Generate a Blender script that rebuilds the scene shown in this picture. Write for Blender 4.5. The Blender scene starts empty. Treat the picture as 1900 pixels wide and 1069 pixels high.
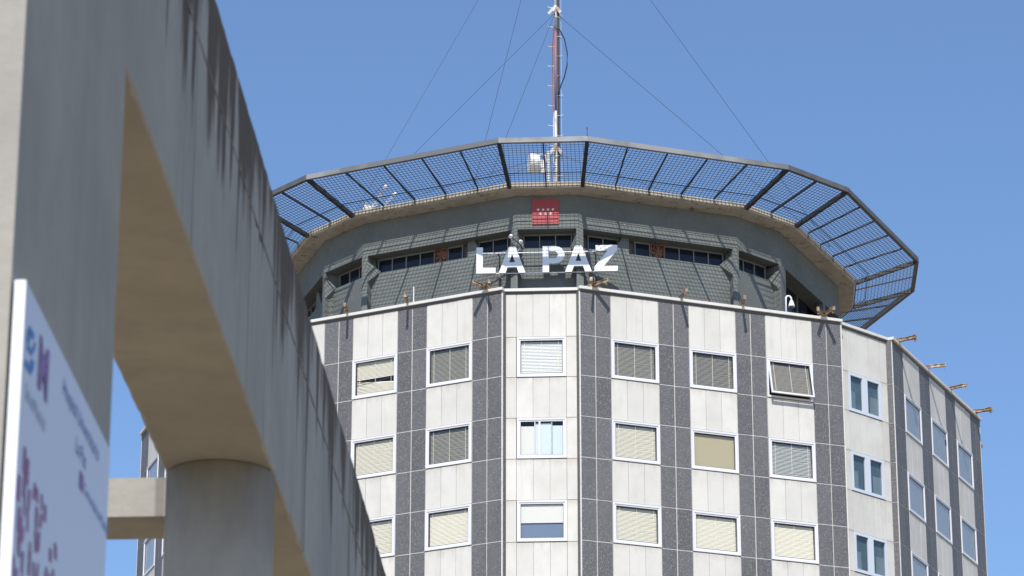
import bpy, math, random
from mathutils import Vector, Matrix
R_ = math.radians
rnd = random.Random(7)
S = bpy.context.scene
COL = S.collection

# ------------------------------------------------------------------ camera
ZO = 1.6                                   # eye height; facade levels below are heights above the eye
PITCH = 0.36909
FPX = 6535.2
cd = bpy.data.cameras.new('camera'); cam = bpy.data.objects.new('camera', cd); COL.objects.link(cam)
cam.location = (0, 0, ZO); cam.rotation_euler = (math.pi / 2 + PITCH, 0, 0)
cd.sensor_width = 36; cd.lens = FPX / 1900 * 36
cd.clip_start = 0.5; cd.clip_end = 6000
cd.dof.use_dof = True; cd.dof.focus_distance = 138; cd.dof.aperture_fstop = 7.5
S.camera = cam

# ------------------------------------------------------------------ sky, sun, exposure
SUN_EL = R_(51); SUN_AZ = R_(-4.5)         # azimuth measured from straight behind the camera, negative = left
w = bpy.data.worlds.new('World'); S.world = w; w.use_nodes = True
nt = w.node_tree; bg = nt.nodes['Background']
sky = nt.nodes.new('ShaderNodeTexSky'); sky.sky_type = 'NISHITA'; sky.sun_disc = False
sky.sun_elevation = SUN_EL; sky.sun_rotation = math.pi + SUN_AZ * -1
sky.altitude = 650; sky.air_density = 1.0; sky.dust_density = 0.3; sky.ozone_density = 5.5
nt.links.new(sky.outputs[0], bg.inputs[0]); bg.inputs[1].default_value = 0.15
sl = bpy.data.lights.new('sun', 'SUN'); so = bpy.data.objects.new('sun', sl); COL.objects.link(so)
sl.energy = 4.8; sl.angle = R_(0.48); sl.color = (1.0, 0.955, 0.89)
sd = Vector((math.sin(SUN_AZ) * math.cos(SUN_EL), -math.cos(SUN_AZ) * math.cos(SUN_EL), math.sin(SUN_EL)))
so.rotation_euler = sd.to_track_quat('Z', 'Y').to_euler(); so.location = (-20, -40, 80)
S.view_settings.view_transform = 'Standard'; S.view_settings.look = 'None'
S.view_settings.exposure = 0.22; S.view_settings.gamma = 1; S.view_settings.use_curve_mapping = False
S.render.engine = 'CYCLES'
S.cycles.use_denoising = True

# ------------------------------------------------------------------ materials
def mat(name, col, rough=0.7, metal=0.0, var=0.0, noise=None, bump=None, rand=0.0, spec=0.5):
    """noise = list of (scale, stretch xyz, lo, hi, colour, amount): procedural stains over the base colour"""
    m = bpy.data.materials.new(name); m.use_nodes = True
    t = m.node_tree; N = t.nodes; L = t.links
    b = N['Principled BSDF']; b.inputs['Roughness'].default_value = rough; b.inputs['Metallic'].default_value = metal
    b.inputs['Specular IOR Level'].default_value = spec
    b.inputs['Base Color'].default_value = (*col, 1)
    geo = N.new('ShaderNodeNewGeometry')
    cur = None
    def rgb(c):
        n = N.new('ShaderNodeRGB'); n.outputs[0].default_value = (*c, 1); return n.outputs[0]
    cur = rgb(col)
    if rand:
        oi = N.new('ShaderNodeObjectInfo'); mr = N.new('ShaderNodeMapRange')
        mr.inputs['To Min'].default_value = 1 - rand; mr.inputs['To Max'].default_value = 1 + rand
        L.new(oi.outputs['Random'], mr.inputs['Value'])
        mx = N.new('ShaderNodeVectorMath'); mx.operation = 'SCALE'
        L.new(cur, mx.inputs[0]); L.new(mr.outputs[0], mx.inputs['Scale']); cur = mx.outputs[0]
    for (sc, st, lo, hi, c2, amt) in (noise or []):
        mp = N.new('ShaderNodeMapping'); mp.inputs['Scale'].default_value = st
        L.new(geo.outputs['Position'], mp.inputs[0])
        nz = N.new('ShaderNodeTexNoise'); nz.inputs['Scale'].default_value = sc; nz.inputs['Detail'].default_value = 5
        nz.inputs['Roughness'].default_value = 0.6
        L.new(mp.outputs[0], nz.inputs['Vector'])
        mr = N.new('ShaderNodeMapRange'); mr.inputs['From Min'].default_value = lo; mr.inputs['From Max'].default_value = hi
        mr.inputs['To Max'].default_value = amt
        L.new(nz.outputs['Fac'], mr.inputs['Value'])
        mx = N.new('ShaderNodeMix'); mx.data_type = 'RGBA'
        L.new(mr.outputs[0], mx.inputs[0]); L.new(cur, mx.inputs[6]); mx.inputs[7].default_value = (*c2, 1)
        cur = mx.outputs[2]
    L.new(cur, b.inputs['Base Color'])
    if bump:
        nz = N.new('ShaderNodeTexNoise'); nz.inputs['Scale'].default_value = bump[0]; nz.inputs['Detail'].default_value = 4
        L.new(geo.outputs['Position'], nz.inputs['Vector'])
        bp = N.new('ShaderNodeBump'); bp.inputs['Strength'].default_value = bump[1]; bp.inputs['Distance'].default_value = bump[2]
        L.new(nz.outputs['Fac'], bp.inputs['Height']); L.new(bp.outputs[0], b.inputs['Normal'])
    m['cur'] = 0
    return m

I3 = (1, 1, 1)
M = {}
M['white'] = mat('white_stone', (0.590, 0.573, 0.532), 0.75, rand=0.055, noise=[
    (1.2, (1, 1, 1), 0.45, 0.75, (0.475, 0.46, 0.42), 0.55), (3.0, (1, 1, 0.12), 0.54, 0.8, (0.42, 0.395, 0.34), 0.4),
    (0.5, (1, 1, 1), 0.5, 0.8, (0.48, 0.46, 0.42), 0.3)], bump=(25, 0.15, 0.004))
def slab_dirt(m, col, amt):
    """grime that has settled along the head of every slab, just under the sill or joint above"""
    t = m.node_tree; N = t.nodes; L = t.links; b = N['Principled BSDF']; cur = b.inputs['Base Color'].links[0].from_socket
    tc = N.new('ShaderNodeTexCoord'); sp = N.new('ShaderNodeSeparateXYZ'); L.new(tc.outputs['Generated'], sp.inputs[0])
    geo = N.new('ShaderNodeNewGeometry'); mp = N.new('ShaderNodeMapping'); mp.inputs['Scale'].default_value = (1, 1, .12); L.new(geo.outputs['Position'], mp.inputs[0])
    nz = N.new('ShaderNodeTexNoise'); nz.inputs['Scale'].default_value = 5; nz.inputs['Detail'].default_value = 4; L.new(mp.outputs[0], nz.inputs['Vector'])
    ad = N.new('ShaderNodeMath'); ad.operation = 'MULTIPLY_ADD'; ad.inputs[1].default_value = .55; L.new(nz.outputs['Fac'], ad.inputs[0]); L.new(sp.outputs[2], ad.inputs[2])
    mr = N.new('ShaderNodeMapRange'); mr.inputs['From Min'].default_value = 1.12; mr.inputs['From Max'].default_value = 1.36; mr.inputs['To Max'].default_value = amt
    L.new(ad.outputs[0], mr.inputs[0])
    mx = N.new('ShaderNodeMix'); mx.data_type = 'RGBA'; L.new(mr.outputs[0], mx.inputs[0]); L.new(cur, mx.inputs[6]); mx.inputs[7].default_value = (*col, 1)
    L.new(mx.outputs[2], b.inputs['Base Color'])
slab_dirt(M['white'], (0.37, 0.33, 0.27), 0.5)
M['granite'] = mat('grey_granite', (0.092, 0.091, 0.096), 0.6, rand=0.15, noise=[
    (21, I3, 0.50, 0.70, (0.30, 0.30, 0.305), 0.75), (26, I3, 0.42, 0.30, (0.05, 0.05, 0.055), 0.7),
    (0.9, (1, 1, 0.3), 0.5, 0.75, (0.14, 0.137, 0.135), 0.5)], bump=(18, 0.2, 0.006))
M['mortar'] = mat('light_mortar', (0.60, 0.59, 0.56), 0.9, noise=[(6, I3, 0.5, 0.8, (0.38, 0.36, 0.33), 0.7)])
M['mortar_w'] = mat('beige_mortar', (0.36, 0.34, 0.30), 0.9, noise=[(6, I3, 0.5, 0.8, (0.22, 0.20, 0.17), 0.7)])
M['coping'] = mat('white_coping', (0.62, 0.61, 0.585), 0.5, noise=[(1.5, I3, 0.55, 0.75, (0.45, 0.42, 0.36), 0.5)])
M['frame'] = mat('white_frame', (0.66, 0.66, 0.69), 0.35, rand=0.02)
M['frame_b'] = mat('bluish_frame', (0.56, 0.61, 0.68), 0.35)
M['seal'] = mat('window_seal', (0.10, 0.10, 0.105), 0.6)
M['room'] = mat('dark_room', (0.035, 0.037, 0.042), 0.9)
M['bl_cream'] = mat('cream_slats', (0.79, 0.765, 0.655), 0.6, rand=0.04)
M['bl_grey'] = mat('grey_slats', (0.43, 0.42, 0.38), 0.6, rand=0.05)
M['bl_pale'] = mat('pale_slats', (0.72, 0.75, 0.75), 0.6)
M['bl_tan'] = mat('tan_blind', (0.42, 0.375, 0.255), 0.7)
M['shade'] = mat('white_shade', (0.66, 0.665, 0.65), 0.7)
M['curtain'] = mat('pale_curtain', (0.60, 0.61, 0.60), 0.8)
M['blue_reflection'] = mat('blue_reflection', (0.13, 0.185, 0.29), 0.4)  # blue reflection in the glass, painted as a flat colour
M['curtain_b'] = mat('sky_curtain', (0.58, 0.68, 0.74), 0.8)
M['teal'] = mat('teal_reflection', (0.10, 0.165, 0.215), 0.5, noise=[(0.8, I3, 0.45, 0.7, (0.20, 0.29, 0.34), 0.8)])  # sky reflected in the casement panes, painted in teal
M['teal_l'] = mat('pale_screen', (0.27, 0.35, 0.40), 0.6, noise=[(0.9, I3, 0.45, 0.7, (0.18, 0.26, 0.31), 0.8)])
M['cord'] = mat('blind_cord', (0.72, 0.70, 0.62), 0.8)
M['slate'] = mat('painted_slate', (0.152, 0.163, 0.154), 0.85, noise=[
    (0.7, I3, 0.45, 0.75, (0.11, 0.117, 0.112), 0.8), (4, I3, 0.5, 0.8, (0.21, 0.22, 0.21), 0.5),
    (9, I3, 0.69, 0.74, (0.62, 0.62, 0.58), 0.7)], bump=(14, 0.25, 0.01))
M['navy_glass'] = mat('dark_glazing', (0.016, 0.019, 0.030), 0.10, spec=0.3)
M['alu'] = mat('grey_aluminium', (0.24, 0.245, 0.25), 0.45, noise=[(7, I3, 0.55, 0.8, (0.2, 0.18, 0.16), 0.6)])
M['eave'] = mat('eave_concrete', (0.50, 0.455, 0.385), 0.9, noise=[
    (1.3, I3, 0.45, 0.75, (0.33, 0.27, 0.20), 0.8), (5, I3, 0.56, 0.72, (0.16, 0.12, 0.085), 0.7), (2.2, (1, 1, 0.2), 0.58, 0.7, (0.10, 0.07, 0.05), 0.7)],
    bump=(9, 0.5, 0.03))
M['rail'] = mat('galvanised_rail', (0.33, 0.34, 0.35), 0.55, metal=0.1, noise=[(0.16, I3, 0.44, 0.56, (0.13, 0.134, 0.14), 0.95), (6, I3, 0.55, 0.8, (0.25, 0.25, 0.25), 0.5)])
M['rail_m'] = mat('grey_rail', (0.25, 0.255, 0.26), 0.6, noise=[(0.2, I3, 0.45, 0.55, (0.12, 0.124, 0.13), 0.9)])
M['rail_d'] = mat('dark_rail', (0.105, 0.108, 0.112), 0.6, noise=[(2, I3, 0.45, 0.7, (0.07, 0.07, 0.072), 0.8)])
M['strut'] = mat('dark_steel', (0.024, 0.025, 0.028), 0.55, noise=[(5, I3, 0.55, 0.8, (0.10, 0.085, 0.07), 0.6)])
M['wire'] = mat('steel_wire', (0.03, 0.032, 0.038), 0.6, spec=0.25)
M['rust'] = mat('rusty_steel', (0.27, 0.17, 0.10), 0.75, noise=[(5, I3, 0.47, 0.60, (0.56, 0.49, 0.38), 0.9), (9, I3, 0.50, 0.62, (0.13, 0.055, 0.025), 0.9)], bump=(20, 0.3, 0.01))
M['rustred'] = mat('rusty_fan', (0.22, 0.10, 0.065), 0.7, noise=[(16, I3, 0.5, 0.7, (0.08, 0.035, 0.02), 0.9)])
M['letter'] = mat('letter_white', (0.78, 0.79, 0.81), 0.4, noise=[(1.0, (1, 1, .4), 0.5, 0.8, (0.70, 0.71, 0.73), 0.5)])
M['red'] = mat('flag_red', (0.38, 0.055, 0.06), 0.55, noise=[(2, I3, 0.5, 0.8, (0.42, 0.09, 0.09), 0.5)])
M['star'] = mat('star_white', (0.82, 0.82, 0.82), 0.5)
M['mast_w'] = mat('mast_white', (0.60, 0.57, 0.53), 0.5, noise=[(2.5, (1, 1, .6), 0.50, 0.62, (0.24, 0.16, 0.11), 0.85)])
M['mast_r'] = mat('mast_red', (0.30, 0.105, 0.065), 0.6, noise=[(5, I3, 0.5, 0.7, (0.28, 0.17, 0.12), 0.8)])
M['cable'] = mat('black_cable', (0.018, 0.018, 0.02), 0.5)
M['galv'] = mat('galvanised_pole', (0.52, 0.53, 0.54), 0.5, metal=0.1)
M['dish'] = mat('antenna_white', (0.76, 0.755, 0.72), 0.45, noise=[(3, I3, 0.5, 0.75, (0.55, 0.50, 0.42), 0.6)])
M['plastic'] = mat('white_plastic', (0.80, 0.80, 0.80), 0.35)
M['lens'] = mat('smoked_lens', (0.02, 0.02, 0.022), 0.15)
M['ground'] = mat('pale_paving', (0.27, 0.212, 0.135), 0.9, noise=[(0.15, I3, 0.4, 0.7, (0.23, 0.185, 0.12), 0.8), (5, I3, 0.5, 0.8, (0.2, 0.18, 0.14), 0.5)])
M['roof'] = mat('roof_gravel', (0.33, 0.29, 0.24), 0.95, noise=[(4, I3, 0.4, 0.7, (0.2, 0.17, 0.14), 0.8)])
M['terrace'] = mat('terrace_felt', (0.075, 0.072, 0.068), 0.95, noise=[(2, I3, 0.4, 0.7, (0.05, 0.05, 0.05), 0.8)])
M['board'] = mat('board_white', (0.64, 0.67, 0.74), 0.4)
M['board_edge'] = mat('board_edge', (0.80, 0.80, 0.82), 0.4)
M['ink_blue'] = mat('ink_blue', (0.03, 0.075, 0.30), 0.4)
M['ink_sky'] = mat('ink_sky', (0.045, 0.19, 0.52), 0.4)
M['ink_purple'] = mat('ink_purple', (0.23, 0.06, 0.25), 0.4)
M['ink_mag'] = mat('ink_magenta', (0.33, 0.055, 0.19), 0.4)
M['ink_grey'] = mat('ink_grey', (0.28, 0.30, 0.38), 0.4)

def glass_mat(name, tint, refl):
    m = bpy.data.materials.new(name); m.use_nodes = True; t = m.node_tree; N = t.nodes; L = t.links
    N.remove(N['Principled BSDF']); o = N['Material Output']
    a = N.new('ShaderNodeBsdfTransparent'); a.inputs[0].default_value = (*tint, 1)
    g = N.new('ShaderNodeBsdfGlossy'); g.inputs['Roughness'].default_value = 0.03; g.inputs[0].default_value = (1, 1, 1, 1)
    lw = N.new('ShaderNodeLayerWeight'); lw.inputs[0].default_value = 0.5
    p5 = N.new('ShaderNodeMath'); p5.operation = 'POWER'; p5.inputs[1].default_value = 5.0
    mu = N.new('ShaderNodeMath'); mu.operation = 'MULTIPLY_ADD'; mu.inputs[1].default_value = 0.9; mu.inputs[2].default_value = refl
    mu.use_clamp = True
    x = N.new('ShaderNodeMixShader')
    L.new(lw.outputs['Facing'], p5.inputs[0]); L.new(p5.outputs[0], mu.inputs[0])
    L.new(mu.outputs[0], x.inputs[0]); L.new(a.outputs[0], x.inputs[1]); L.new(g.outputs[0], x.inputs[2])
    L.new(x.outputs[0], o.inputs[0]); return m
M['glass'] = glass_mat('clear_glass', (0.98, 0.975, 0.96), 0.02)
M['glass_b'] = glass_mat('mirror_glass', (0.88, 0.885, 0.875), 0.035)

def concrete():
    m = mat('grey_concrete', (0.375, 0.352, 0.310), 0.9, noise=[
        (0.8, I3, 0.4, 0.72, (0.275, 0.258, 0.225), 0.85), (2.6, I3, 0.5, 0.75, (0.30, 0.28, 0.24), 0.6), (2.2, (1, 1, 0.06), 0.50, 0.72, (0.27, 0.265, 0.25), 0.75),
        (7, I3, 0.55, 0.8, (0.28, 0.265, 0.23), 0.4)], bump=(16, 0.5, 0.010))
    t = m.node_tree; N = t.nodes; L = t.links; b = N['Principled BSDF']
    cur = b.inputs['Base Color'].links[0].from_socket
    geo = N.new('ShaderNodeNewGeometry'); sep = N.new('ShaderNodeSeparateXYZ'); L.new(geo.outputs['Position'], sep.inputs[0])
    def math_(op, a, bb=None, c=None):
        n = N.new('ShaderNodeMath'); n.operation = op
        for i, v in enumerate((a, bb, c)):
            if v is None: continue
            if isinstance(v, (int, float)): n.inputs[i].default_value = v
            else: L.new(v, n.inputs[i])
        return n.outputs[0]
    def nz(scale, st, det=5):
        mp = N.new('ShaderNodeMapping'); mp.inputs['Scale'].default_value = st; L.new(geo.outputs['Position'], mp.inputs[0])
        n = N.new('ShaderNodeTexNoise'); n.inputs['Scale'].default_value = scale; n.inputs['Detail'].default_value = det
        n.inputs['Roughness'].default_value = 0.65
        L.new(mp.outputs[0], n.inputs['Vector']); return n.outputs['Fac']
    TOP = 7.51 + ZO
    depth = math_('SUBTRACT', TOP, sep.outputs[2])                       # metres below the top of the beam
    st1 = nz(3.2, (1, 1, 0.06)); st2 = nz(16.0, (1, 1, 0.03)); st3 = nz(0.8, (1, 1, 0.08))
    reach = math_('MULTIPLY_ADD', st1, 3.9, -1.70)                       # length of each run of dirt
    reach = math_('ADD', reach, math_('MULTIPLY_ADD', st2, 1.8, -0.72))
    reach = math_('ADD', reach, math_('MULTIPLY_ADD', st3, 1.4, -0.6))
    f = math_('DIVIDE', math_('SUBTRACT', reach, math_('MULTIPLY', depth, 1.0)), 0.16)
    n = N.new('ShaderNodeClamp'); L.new(f, n.inputs[0]); f = math_('MULTIPLY', n.outputs[0], 0.90)
    sn = N.new('ShaderNodeSeparateXYZ'); L.new(geo.outputs['True Normal'], sn.inputs[0])
    upright = math_('SUBTRACT', 1.0, math_('ABSOLUTE', sn.outputs[2])); f = math_('MULTIPLY', f, upright)
    mx = N.new('ShaderNodeMix'); mx.data_type = 'RGBA'; L.new(f, mx.inputs[0]); L.new(cur, mx.inputs[6]); mx.inputs[7].default_value = (0.055, 0.036, 0.018, 1)
    # ochre lichen hugging the very top
    g = math_('MULTIPLY', math_('MAXIMUM', math_('SUBTRACT', nz(5, I3), 0.5), 0.0), 5.0)
    g = math_('MULTIPLY', g, math_('MAXIMUM', math_('SUBTRACT', 1.0, math_('MULTIPLY', depth, 3.0)), 0.0))
    c2 = N.new('ShaderNodeClamp'); L.new(g, c2.inputs[0])
    m2 = N.new('ShaderNodeMix'); m2.data_type = 'RGBA'; L.new(c2.outputs[0], m2.inputs[0]); L.new(mx.outputs[2], m2.inputs[6]); m2.inputs[7].default_value = (0.16, 0.09, 0.03, 1)
    # a few long single runs of water stain
    k = nz(2.3, (1, 1, 0.02), 3)
    kk = N.new('ShaderNodeMapRange'); kk.inputs['From Min'].default_value = 0.615; kk.inputs['From Max'].default_value = 0.65; kk.inputs['To Max'].default_value = 0.62
    L.new(k, kk.inputs[0])
    m3 = N.new('ShaderNodeMix'); m3.data_type = 'RGBA'; L.new(math_('MULTIPLY', kk.outputs[0], upright), m3.inputs[0]); L.new(m2.outputs[2], m3.inputs[6]); m3.inputs[7].default_value = (0.12, 0.115, 0.10, 1)
    L.new(m3.outputs[2], b.inputs['Base Color'])
    return m
M['concrete'] = concrete()
def column_stain_shade():  # stain and the shade under the beam, both painted near the column top
    m = M['concrete'].copy(); m.name = 'stained_shaded_concrete'; t = m.node_tree; N = t.nodes; L = t.links; b = N['Principled BSDF']
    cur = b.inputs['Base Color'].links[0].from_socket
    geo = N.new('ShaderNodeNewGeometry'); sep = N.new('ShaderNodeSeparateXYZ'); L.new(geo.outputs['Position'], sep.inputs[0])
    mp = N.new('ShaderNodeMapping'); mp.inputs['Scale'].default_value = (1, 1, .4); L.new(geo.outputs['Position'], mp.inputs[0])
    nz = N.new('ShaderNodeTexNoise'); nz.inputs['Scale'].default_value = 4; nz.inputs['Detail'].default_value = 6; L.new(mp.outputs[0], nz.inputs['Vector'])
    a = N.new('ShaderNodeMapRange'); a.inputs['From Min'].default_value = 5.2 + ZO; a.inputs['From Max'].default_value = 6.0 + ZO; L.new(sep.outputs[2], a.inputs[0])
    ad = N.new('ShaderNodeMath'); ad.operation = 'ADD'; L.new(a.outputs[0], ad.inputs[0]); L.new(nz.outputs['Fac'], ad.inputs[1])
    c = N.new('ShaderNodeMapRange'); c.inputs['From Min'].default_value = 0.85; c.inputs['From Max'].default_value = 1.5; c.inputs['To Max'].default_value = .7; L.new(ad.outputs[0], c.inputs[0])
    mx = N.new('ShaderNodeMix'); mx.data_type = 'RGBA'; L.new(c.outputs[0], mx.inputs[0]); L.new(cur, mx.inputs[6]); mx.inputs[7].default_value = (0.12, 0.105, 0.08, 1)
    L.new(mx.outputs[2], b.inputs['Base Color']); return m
M['concrete_c'] = column_stain_shade()

def slate_peel():
    """apron paint with terracotta showing where it has flaked off low down"""
    m = M['slate'].copy(); m.name = 'flaking_slate'; t = m.node_tree; N = t.nodes; L = t.links; b = N['Principled BSDF']
    cur = b.inputs['Base Color'].links[0].from_socket
    geo = N.new('ShaderNodeNewGeometry'); sep = N.new('ShaderNodeSeparateXYZ'); L.new(geo.outputs['Position'], sep.inputs[0])
    nz = N.new('ShaderNodeTexNoise'); nz.inputs['Scale'].default_value = 1.6; nz.inputs['Detail'].default_value = 4; L.new(geo.outputs['Position'], nz.inputs['Vector'])
    a = N.new('ShaderNodeMapRange'); a.inputs['From Min'].default_value = 51.85 + ZO; a.inputs['From Max'].default_value = 51.5 + ZO; L.new(sep.outputs[2], a.inputs[0])
    c = N.new('ShaderNodeMapRange'); c.inputs['From Min'].default_value = 0.52; c.inputs['From Max'].default_value = 0.62; L.new(nz.outputs['Fac'], c.inputs[0])
    mu = N.new('ShaderNodeMath'); mu.operation = 'MULTIPLY'; L.new(a.outputs[0], mu.inputs[0]); L.new(c.outputs[0], mu.inputs[1])
    m2 = N.new('ShaderNodeMath'); m2.operation = 'MULTIPLY'; m2.inputs[1].default_value = 0.6; L.new(mu.outputs[0], m2.inputs[0])
    mx = N.new('ShaderNodeMix'); mx.data_type = 'RGBA'; L.new(m2.outputs[0], mx.inputs[0]); L.new(cur, mx.inputs[6]); mx.inputs[7].default_value = (0.38, 0.16, 0.08, 1)
    L.new(mx.outputs[2], b.inputs['Base Color']); return m
M['peel'] = slate_peel()

# ------------------------------------------------------------------ mesh helpers
class MB:
    def __init__(s): s.v = []; s.f = []
    def add(s, vs, fs):
        o = len(s.v); s.v += [tuple(p) for p in vs]; s.f += [tuple(i + o for i in f) for f in fs]; return s
    def box(s, x0, x1, y0, y1, z0, z1):
        vs = [(x, y, z) for z in (z0, z1) for y in (y0, y1) for x in (x0, x1)]
        return s.add(vs, [(0, 2, 3, 1), (4, 5, 7, 6), (0, 1, 5, 4), (2, 6, 7, 3), (0, 4, 6, 2), (1, 3, 7, 5)])
    def prism(s, poly, y0, y1):
        """poly in (x,z), counter-clockwise seen from -y; extruded along y"""
        n = len(poly)
        vs = [(x, y0, z) for x, z in poly] + [(x, y1, z) for x, z in poly]
        fs = [tuple(range(n)), tuple(range(2 * n - 1, n - 1, -1))] + [(i, i + n, (i + 1) % n + n, (i + 1) % n) for i in range(n)]
        return s.add(vs, fs)
    def ring(s, x0, x1, z0, z1, wd, y0, y1):
        s.box(x0, x1, y0, y1, z1 - wd, z1); s.box(x0, x1, y0, y1, z0, z0 + wd)
        s.box(x0, x0 + wd, y0, y1, z0 + wd, z1 - wd); s.box(x1 - wd, x1, y0, y1, z0 + wd, z1 - wd); return s
    def beam(s, a, b, wx, wz, up=(0, 0, 1)):
        """rectangular bar from a to b, wx wide, wz high"""
        a = Vector(a); b = Vector(b); d = (b - a).normalized(); u = Vector(up)
        sx = d.cross(u)
        if sx.length < 1e-4: sx = d.cross(Vector((1, 0, 0)))
        sx.normalize(); uz = sx.cross(d)
        vs = [p + sx * i * wx / 2 + uz * j * wz / 2 for p in (a, b) for i, j in ((-1, -1), (1, -1), (1, 1), (-1, 1))]
        return s.add(vs, [(3, 2, 1, 0), (4, 5, 6, 7)] + [(i, (i + 1) % 4, (i + 1) % 4 + 4, i + 4) for i in range(4)])
    def tube(s, pts, r, n=6, r2=None):
        pts = [Vector(p) for p in pts]; rings = []
        for i, p in enumerate(pts):
            d = (pts[min(i + 1, len(pts) - 1)] - pts[max(i - 1, 0)]).normalized()
            a = d.cross(Vector((0, 0, 1)))
            if a.length < 1e-3: a = d.cross(Vector((0, 1, 0)))
            a.normalize(); bb = d.cross(a)
            rr = r if r2 is None else r + (r2 - r) * i / max(1, len(pts) - 1)
            rings.append([p + (a * math.cos(2 * math.pi * k / n) + bb * math.sin(2 * math.pi * k / n)) * rr for k in range(n)])
        o = len(s.v); s.v += [tuple(q) for rg in rings for q in rg]
        for i in range(len(pts) - 1):
            for k in range(n): s.f.append((o + i * n + k, o + i * n + (k + 1) % n, o + (i + 1) * n + (k + 1) % n, o + (i + 1) * n + k))
        s.f.append(tuple(o + k for k in range(n))[::-1]); s.f.append(tuple(o + (len(pts) - 1) * n + k for k in range(n)))
        return s
    def lathe(s, prof, axis_o, axis_d, n=20, cap=True):
        o0 = Vector(axis_o); d = Vector(axis_d).normalized(); a = d.cross(Vector((0, 0, 1)))
        if a.length < 1e-3: a = d.cross(Vector((0, 1, 0)))
        a.normalize(); b = d.cross(a); o = len(s.v)
        for (h, r) in prof:
            for k in range(n): s.v.append(tuple(o0 + d * h + (a * math.cos(2 * math.pi * k / n) + b * math.sin(2 * math.pi * k / n)) * r))
        for i in range(len(prof) - 1):
            for k in range(n): s.f.append((o + i * n + k, o + i * n + (k + 1) % n, o + (i + 1) * n + (k + 1) % n, o + (i + 1) * n + k))
        if cap: s.f.append(tuple(o + k for k in range(n))[::-1]); s.f.append(tuple(o + (len(prof) - 1) * n + k for k in range(n)))
        return s
    def mesh(s, name, m, smooth=False):
        me = bpy.data.meshes.new(name); me.from_pydata(s.v, [], s.f); me.update()
        me.materials.append(M[m] if isinstance(m, str) else m)
        if smooth:
            for p in me.polygons: p.use_smooth = True
        return me
    def build(s, name, m, parent=None, loc=(0, 0, 0), rz=0, smooth=False):
        return link(name, s.mesh(name, m, smooth), parent, loc, rz)
def link(name, me, parent=None, loc=(0, 0, 0), rz=0):
    o = bpy.data.objects.new(name, me); COL.objects.link(o); o.parent = parent; o.location = loc; o.rotation_euler = (0, 0, rz); return o
def thing(name, label, cat, loc=(0, 0, 0), rz=0, group=None):
    o = bpy.data.objects.new(name, None); COL.objects.link(o); o.location = loc; o.rotation_euler = (0, 0, rz)
    o['label'] = label; o['category'] = cat
    if group: o['group'] = group
    o.empty_display_size = 0.5
    return o

# ------------------------------------------------------------------ tower geometry constants
T = math.pi / 8
PSI, TX, TY = -0.0529173, 2.07026, 145.14498
AL, AS = 17.24396, 18.05646                # apothems of the long faces and of the short bays
HL, HS = 5.553, 1.468
Z0, ZC = 47.24, 49.12                      # first window head, underside of the coping
H = 1.65
def nrm(k): return Vector((math.sin(k * T), -math.cos(k * T), 0))
def tan_(k): return Vector((math.cos(k * T), math.sin(k * T), 0))
def floc(k, a, z=0.0, t=0.0): v = nrm(k) * a + tan_(k) * t; return (v.x, v.y, z + ZO)
TM = Matrix.Translation((TX, TY, 0)) @ Matrix.Rotation(PSI, 4, 'Z')
def wloc(v): return TM @ Vector(v)
def pol(R, deg, z): a = R_(deg); return Vector((R * math.sin(a), -R * math.cos(a), z + ZO))

# ------------------------------------------------------------------ ground
g = MB().add([(-3000, -3000, 0), (3000, -3000, 0), (3000, 3000, 0), (-3000, 3000, 0)], [(0, 1, 2, 3)]).build('ground', 'ground')
g['kind'] = 'structure'

# ------------------------------------------------------------------ tower
tower = thing('hospital_tower', 'tall polygonal hospital tower of white and grey stone stripes with a dark crown', 'building', (TX, TY, 0), PSI)
ROWS = 8
cache = {}
def cbox(key, dims, m):
    k = (key, tuple(round(d, 4) for d in dims))
    if k not in cache: cache[k] = MB().box(-dims[0] / 2, dims[0] / 2, 0, dims[1], -dims[2] / 2, dims[2] / 2).mesh(key, m)
    return cache[k]
def panel(name, m, k, a, t0, t1, z0, z1, proud=0.0):
    me = cbox(name, (t1 - t0, 0.05, z1 - z0), m)
    o = link(name, me, tower, floc(k, a + proud, (z0 + z1) / 2, (t0 + t1) / 2), k * T)
    return o

def slats(w, h, n, tilt, key, m, droop=0.0):
    """venetian blind centred on the origin, slats across x"""
    b = MB(); p = h / n; sw = p * 1.15
    for i in range(n):
        z = h / 2 - (i + 0.5) * p; c, s_ = math.cos(tilt) * sw / 2, math.sin(tilt) * sw / 2
        dz = droop * math.sin(i * 1.7) * p
        e = rnd.uniform(-0.1, 0.1) * p
        b.add([(-w / 2, -c, z - s_ + dz), (w / 2, -c, z - s_ - dz + e), (w / 2, c, z + s_ - dz + e), (-w / 2, c, z + s_ + dz)], [(0, 1, 2, 3)])
    return b.mesh(key, m)

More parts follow.
